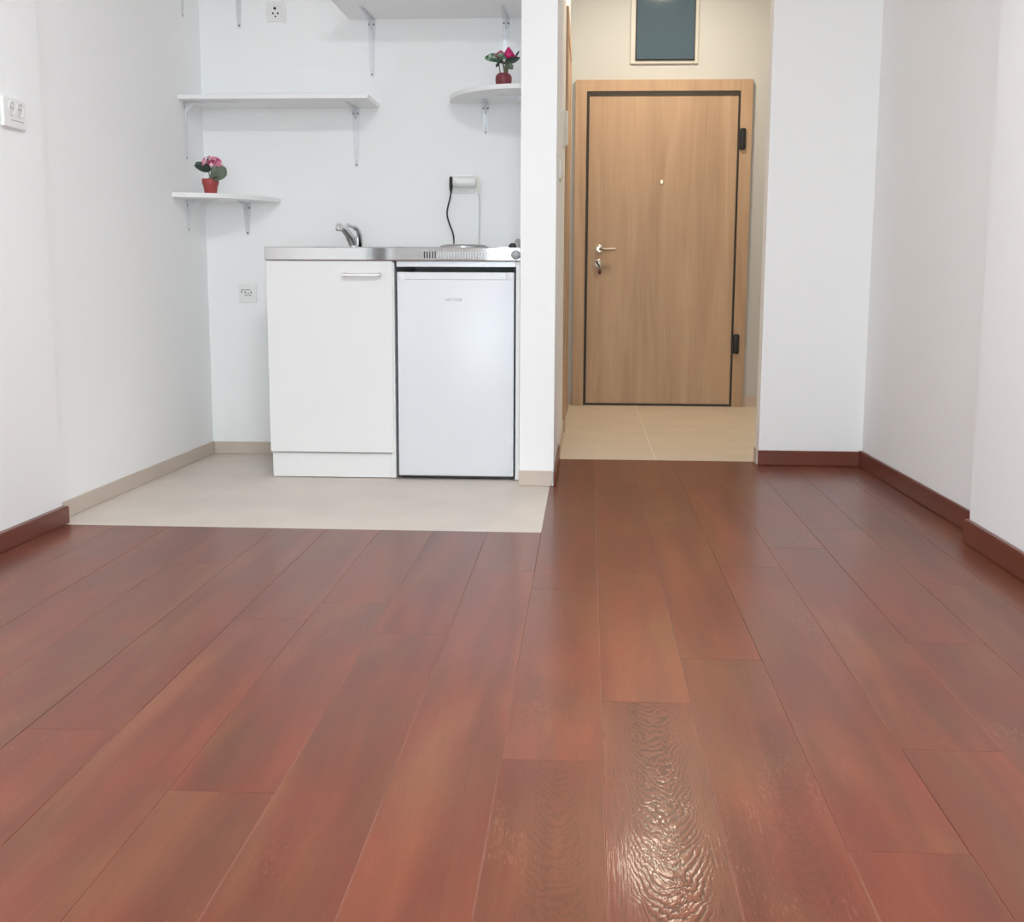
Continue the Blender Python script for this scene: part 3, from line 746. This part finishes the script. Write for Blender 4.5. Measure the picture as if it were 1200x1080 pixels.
for i in range(46):
    th = rf.uniform(0, 2 * math.pi); ph = rf.uniform(-0.5, 1.0)
    sp_ = math.sqrt(max(0.05, 1 - ph * ph)) if ph > 0 else 1.0
    c = fcn + Vector((math.cos(th) * 0.038 * sp_, math.sin(th) * 0.030 * sp_, ph * 0.021 - 0.15 * (math.cos(th) * 0.038 * sp_)))
    nn = (c - fcn); nn = Vector((nn.x, nn.y - 0.012, nn.z * 1.6 + 0.008)).normalized()
    a_, b_ = frame_of(nn)
    which = rf.choices(['pink', 'palepink', 'darkpink'], [5, 4, 3])[0]
    bmq = bms[which]
    for q in range(4):
        an = q * math.pi / 2 + rf.uniform(-.3, .3); dd = a_ * math.cos(an) + b_ * math.sin(an)
        leaf(bmq, c, c + dd * 0.0085 + nn * 0.002, 0.0085, nn, cup=0.2, roundness=0.9, n=3, m=1)
    lathe(bmq, c - nn * 0.006, nn, [(0, 0.0012), (0.006, 0.0022), (0.008, 0.0008)], 6)
fl = obj('flower_head', bms['pink'], M['pink'], p1, smooth=60)
for nm, mk in (('pale_petals', 'palepink'), ('deep_petals', 'darkpink')):
    obj(nm, bms[mk], M[mk], fl, smooth=60)['kind'] = 'stuff'
bm = bmesh.new(); 
for i in range(9):
    th = i * 0.7
    tube(bm, [stem_top, fcn + Vector((math.cos(th) * 0.02, math.sin(th) * 0.018, -0.004))], 0.0012, 5)
lathe(bm, stem_top - Vector((0, 0, 0.004)), (0, 0, 1), [(0, 0.004), (0.008, 0.016), (0.018, 0.022), (0.026, 0.010)], 12)
obj('flower_stalks', bm, M['darkpink'], fl)

# right plant: squat maroon pot, variegated leaves, magenta bud
g = mapY(5.05, 4.945)
zp = zc_ + TH
pc = g(-0.349, 1.58)
p2 = thing('potted_flower', (pc.x, pc.y, zp), 'squat maroon pot with magenta bud flower on the corner shelf by the partition', 'potted flower')
hh = g(-0.35, 1.600).z - zp
bm = bmesh.new()
lathe(bm, (pc.x, pc.y, zp), (0, 0, 1), [(0, 0.0245), (hh * 0.08, 0.027), (hh * 0.22, 0.0312), (hh * 0.45, 0.0325), (hh * 0.72, 0.0320), (hh * 0.90, 0.0275), (hh, 0.021), (hh * 0.97, 0.015), (hh * 0.95, 0)], 28)
obj('pot', bm, M['maroon'], p2, smooth=50)
bm = bmesh.new()
b0 = Vector((pc.x + 0.006, pc.y, zp + hh * 0.9))
tube(bm, smooth_path([b0, g(-0.340, 1.62), g(-0.338, 1.655)], 4), 0.0055, 8)
tube(bm, smooth_path([b0 + Vector((0.006, 0, 0)), g(-0.332, 1.625, -0.006), g(-0.328, 1.658, -0.004)], 4), 0.0040, 8)
tube(bm, smooth_path([b0 - Vector((0.018, 0, 0)), g(-0.365, 1.618, -0.008), g(-0.368, 1.642, -0.006)], 4), 0.0022, 6)
tube(bm, smooth_path([b0, g(-0.350, 1.63, 0.004), g(-0.358, 1.668, 0.006)], 4), 0.003, 6)
obj('stem', bm, M['stem'], p2, smooth=60)
for a0, a1, w, nn, mt in ((( -0.346, 1.660, 0.0), (-0.4235, 1.656, -0.012), 0.044, (0.1, -0.85, 0.5), 'leaf_green'),
                          ((-0.340, 1.655, -0.012), (-0.375, 1.668, -0.030), 0.030, (0.0, -0.8, 0.6), 'leaf_green'),
                          ((-0.342, 1.642, -0.01), (-0.284, 1.657, -0.02), 0.026, (-0.2, -0.7, -0.5), 'leaf_dark'),
                          ((-0.330, 1.632, -0.01), (-0.312, 1.612, -0.02), 0.026, (0.2, -0.9, 0.3), 'leaf_grey'),
                          ((-0.366, 1.640, -0.01), (-0.378, 1.622, -0.018), 0.014, (-0.3, -0.9, 0.2), 'leaf_dark'),
                          ((-0.305, 1.660, 0.0), (-0.286, 1.687, -0.004), 0.008, (0.5, -0.8, 0.2), 'leaf_dark'),
                          ((-0.345, 1.640, 0.02), (-0.400, 1.660, 0.045), 0.03, (0.1, -0.5, 0.8), 'leaf_dark')):
    bm = bmesh.new(); leaf(bm, g(*a0[:2], a0[2]), g(*a1[:2], a1[2]), w, nn, cup=0.3, droop=0.04, roundness=0.6)
    obj('leaf', bm, M[mt], p2, smooth=60)
def bud(bm, base, hgt, rad, lean=0.0):
    base = Vector(base)
    for q in range(6):
        an = q * math.pi / 3
        dd = Vector((math.cos(an), math.sin(an), 0))
        prof = [(0, 0.35), (0.18, 0.85), (0.38, 1.0), (0.62, 0.72), (0.82, 0.40), (1.0, 0.12)]
        rr = []
        for t, r_ in prof:
            c = base + Vector((lean * t, 0, hgt * t)) + dd * (rad * r_ * 0.5)
            rr.append((c, dd * (rad * r_ * 0.42 + 0.0008), Vector((-dd.y, dd.x, 0)) * (rad * r_ * 0.58 + 0.0008)))
        rings(bm, rr, 10)
    leaf(bm, base + Vector((0, 0, 0.006)), base + Vector((rad * 1.15, -0.006, 0.012)), 0.016, (0, -0.6, 0.7), cup=0.3, roundness=0.8, n=5, m=2)
bm = bmesh.new(); bud(bm, g(-0.325, 1.653), 0.048, 0.023, -0.005)
obj('flower_head', bm, M['magenta'], p2, smooth=60)
bm = bmesh.new(); bud(bm, g(-0.366, 1.660, 0.010), 0.030, 0.026, 0.004)
obj('flower_head', bm, M['darkpink'], p2, smooth=60)

# ------------------------------------------------------------------ sockets
def socket_face(bm_plate, bm_dark, c, r, ax, n=24):
    """round recessed cup in a plate: ring + dark pin holes"""
    a_, b_ = frame_of(ax); d = Vector(ax)
    lathe(bm_plate, c, ax, [(0.0, r * 0.0), (0.0002, r * 0.84), (0.0036, r * 0.86), (0.0045, r * 0.93), (0.0036, r), (0.0, r)], n)
    for s_ in (-1, 1):
        lathe(bm_dark, Vector(c) + (Vector((1, 0, 0)) if abs(d.y) > .5 else Vector((0, 1, 0))) * (s_ * r * 0.42), ax, [(0, 0.0030), (0.0010, 0.0030), (0.0010, 0)], 10)

# top socket with loose cable end
t = thing('wall_socket', (-1.33, YB, 1.885), 'small white socket high on the kitchen wall, left of the top shelf', 'socket')
obj('plate', boxes((-1.371, -1.291, YB - 0.008, YB, 1.852, 1.932), bev=0.003, seg=2), M['plastic'], t)
b1 = bmesh.new()
lathe(b1, (-1.331, YB - 0.008, 1.892), (0, -1, 0), [(0, 0), (0.0003, 0.0255), (0.004, 0.026), (0.005, 0.028), (0.004, 0.030), (0, 0.030)], 26)
for dx_, dz_, r_ in ((-0.004, 0.014, 0.006), (-0.012, -0.006, 0.0042), (0.009, -0.006, 0.0042), (-0.002, -0.019, 0.0035)):
    b2 = bmesh.new()
    lathe(b2, (-1.331 + dx_, YB - 0.0080, 1.892 + dz_), (0, -1, 0), [(0, r_), (0.0012, r_), (0.0012, 0)], 12)
    obj('pin_hole', b2, M['black'], t)
obj('socket_cup', b1, M['plastic'], t, smooth=40)
bm = bmesh.new()
tube(bm, smooth_path([(-1.300, YB - 0.004, 2.30), (-1.299, YB - 0.006, 2.05), (-1.301, YB - 0.006, 1.90), (-1.298, YB - 0.010, 1.875), (-1.300, YB - 0.012, 1.842)], 5), 0.0032, 8)
tag(obj('cable_end', bm, M['plastic'], smooth=60), 'thin white cable end hanging beside the topmost kitchen socket', 'cable')

# low socket left of the cabinet
t = thing('wall_socket', (-1.487, YB, 0.672), 'white socket low on the kitchen wall left of the cabinet', 'socket')
obj('plate', boxes((-1.5255, -1.4475, YB - 0.009, YB, 0.672, 0.750), bev=0.003, seg=2), M['plastic'], t)
bm = bmesh.new()
oc = [(-0.0305, 0), (-0.020, 0.0165), (0.020, 0.0165), (0.0305, 0.004), (0.026, -0.0175), (-0.024, -0.0175)]
prism(bm, [(-1.4870 + a_, 0.713 + b_) for a_, b_ in oc], lambda p, q, d: (p, d, q), YB - 0.0125, YB - 0.0085)
ins = obj('socket_insert', bm, M['plastic'], t)
bm = bmesh.new()
for dx_, dz_, w, h in ((-0.009, 0.0035, 0.0055, 0.006), (0.005, 0.0, 0.0045, 0.005), (0.018, 0.0035, 0.0055, 0.006), (-0.005, -0.009, 0.013, 0.0028), (0.012, -0.009, 0.013, 0.0028), (-0.004, 0.0145, 0.040, 0.0020), (-0.024, 0.006, 0.003, 0.012)):
    box(bm, -1.487 + dx_ - w / 2, -1.487 + dx_ + w / 2, YB - 0.0135, YB - 0.0120, 0.713 + dz_ - h / 2, 0.713 + dz_ + h / 2)
obj('contact_slot', bm, M['black'], ins)

# double socket on the left wall
XS = xwl(3.545) - 0.001
t = thing('wall_socket', (XS, 3.545, 1.213), 'white double socket plate on the near left wall at the frame edge', 'socket')
obj('plate', boxes((XS, XS + 0.012, 3.476, 3.616, 1.213, 1.298), bev=0.003, seg=2), M['plastic'], t)
cup_m = plain('socket_cup_grey', (0.74, 0.74, 0.74), 0.4); hole_m = plain('pin_hole_grey', (0.30, 0.30, 0.30), 0.5)
for yy in (3.526, 3.577):
    b1 = bmesh.new()
    lathe(b1, (XS + 0.012, yy, 1.267), (1, 0, 0), [(0, 0), (0.0002, 0.0175), (0.003, 0.018), (0.0036, 0.0195), (0.003, 0.021), (0, 0.021)], 24)
    cup = obj('socket_cup', b1, cup_m, t, smooth=40)
    for s_ in (-1, 1):
        b2 = bmesh.new()
        lathe(b2, (XS + 0.0122, yy + s_ * 0.007, 1.269), (1, 0, 0), [(0, 0.003), (0.001, 0.003), (0.001, 0)], 10)
        obj('pin_hole', b2, hole_m, cup)
obj('groove', boxes((XS + 0.0115, XS + 0.0124, 3.520, 3.598, 1.2335, 1.236)), plain('groove_grey', (0.40, 0.40, 0.40), 0.6), t)

# socket above the hob with adapter, black plug and white plug
t = thing('wall_socket', (-0.532, YB, 1.18), 'white socket on the kitchen wall above the hob, behind the plug adapter', 'socket')
obj('plate', boxes((-0.578, -0.486, YB - 0.010, YB, 1.142, 1.226), bev=0.004, seg=2), M['plastic'], t)
obj('label_strip', boxes((-0.556, -0.513, YB - 0.0125, YB - 0.0095, 1.148, 1.158), bev=0.001), M['cab'], t)
ad = thing('plug_adapter', (-0.53, YB - 0.05, 1.187), 'white barrel shaped plug adapter in the socket above the hob', 'adapter')
bm = bmesh.new()
lathe(bm, (-0.576, 5.235, 1.187), (1, 0, 0), [(0, 0.019), (0.003, 0.0215), (0.014, 0.0215), (0.016, 0.0235), (0.080, 0.0235), (0.084, 0.021), (0.096, 0.020), (0.098, 0.018), (0.098, 0)], 28)
obj('barrel', bm, M['plastic'], ad, smooth=40)
bm = bmesh.new(); lathe(bm, (-0.53, 5.240, 1.187), (0, 1, 0), [(0, 0.018), (0.029, 0.018)], 20)
obj('wall_plug', bm, M['plastic'], ad, smooth=40)
bp_ = thing('power_cord', (-0.585, 5.235, 1.187), 'black plug and cord running from the adapter down to the hob', 'cord')
bm = bmesh.new()
rings(bm, [(Vector((-0.5845, 5.235, z)), Vector((w, 0, 0)), Vector((0, w * 1.5, 0))) for z, w in ((1.209, 0.003), (1.206, 0.006), (1.198, 0.0078), (1.175, 0.0080), (1.160, 0.0072), (1.148, 0.0052), (1.140, 0.0044))], 16)
obj('plug', bm, M['black'], bp_, smooth=50)
bm = bmesh.new()
tube(bm, smooth_path([(-0.5845, 5.235, 1.145), (-0.590, 5.236, 1.115), (-0.6005, 5.240, 1.075), (-0.602, 5.243, 1.045), (-0.592, 5.243, 1.010), (-0.576, 5.23, 0.97), (-0.569, 5.20, 0.93), (-0.568, 5.12, 0.906)], 6), 0.0036, 8)
obj('cord', bm, M['black'], bp_, smooth=60)
wp_ = thing('power_cord', (-0.468, 5.235, 1.187), 'white plug and thin white cord on the right end of the adapter', 'cord')
bm = bmesh.new()
rings(bm, [(Vector((x, 5.24, z)), Vector((w, 0, 0)), Vector((0, w * 1.3, 0))) for x, z, w in ((-0.4725, 1.209, 0.002), (-0.472, 1.206, 0.0045), (-0.470, 1.19, 0.0060), (-0.468, 1.165, 0.0070), (-0.466, 1.150, 0.0058), (-0.465, 1.140, 0.004))], 14)
obj('plug', bm, M['old_plastic'], wp_, smooth=50)
bm = bmesh.new()
tube(bm, smooth_path([(-0.465, 5.24, 1.145), (-0.463, 5.245, 1.10), (-0.4645, 5.25, 1.0), (-0.466, 5.25, 0.94), (-0.466, 5.235, 0.905)], 6), 0.0032, 8)
obj('cord', bm, plain('pale_grey_cord', (0.66, 0.66, 0.65), 0.5), wp_, smooth=60)

# ------------------------------------------------------------------ ceiling lamps: the hall's own, and an unseen one added to even the room light
def ceiling_lamp(x, y, r, deep, label, col, energy, e_strength, glow=None):
    t = thing('ceiling_light', (x, y, CEIL), label, 'ceiling light')
    bm = bmesh.new(); lathe(bm, (x, y, CEIL - 0.0005), (0, 0, -1), [(0, r), (deep * 0.4, r), (deep * 0.45, r - 0.012), (deep * 0.45, 0)], 40)
    obj('base', bm, M['plastic'], t, smooth=40)
    bm = bmesh.new(); lathe(bm, (x, y, CEIL - 0.001 - deep * 0.45), (0, 0, -1), [(0, r - 0.014), (deep * 0.25, r - 0.02), (deep * 0.42, r * 0.7), (deep * 0.54, r * 0.3), (deep * 0.55, 0)], 40)
    obj('diffuser', bm, emit('lamp_diffuser_' + label[:4].strip(), glow or col, e_strength), t, smooth=60)
    ld = bpy.data.lights.new('lamp_light', 'AREA'); ld.shape = 'DISK'; ld.size = 2 * r * 0.9; ld.energy = energy; ld.color = col
    lo = bpy.data.objects.new('lamp_light', ld); C.objects.link(lo); lo.parent = t; lo.location = (0, 0, -deep - 0.004)
ceiling_lamp(-0.15, 1.75, 0.30, 0.08, 'round white ceiling lamp of the main room', (0.965, 0.985, 1.0), ROOM_FILL_LAMP, 4.0)
ceiling_lamp(0.455, 6.72, 0.10, 0.012, 'small warm flat ceiling lamp of the hall', (1.0, 0.885, 0.715), HALL_LAMP, 110.0, (1.0, 0.83, 0.60))
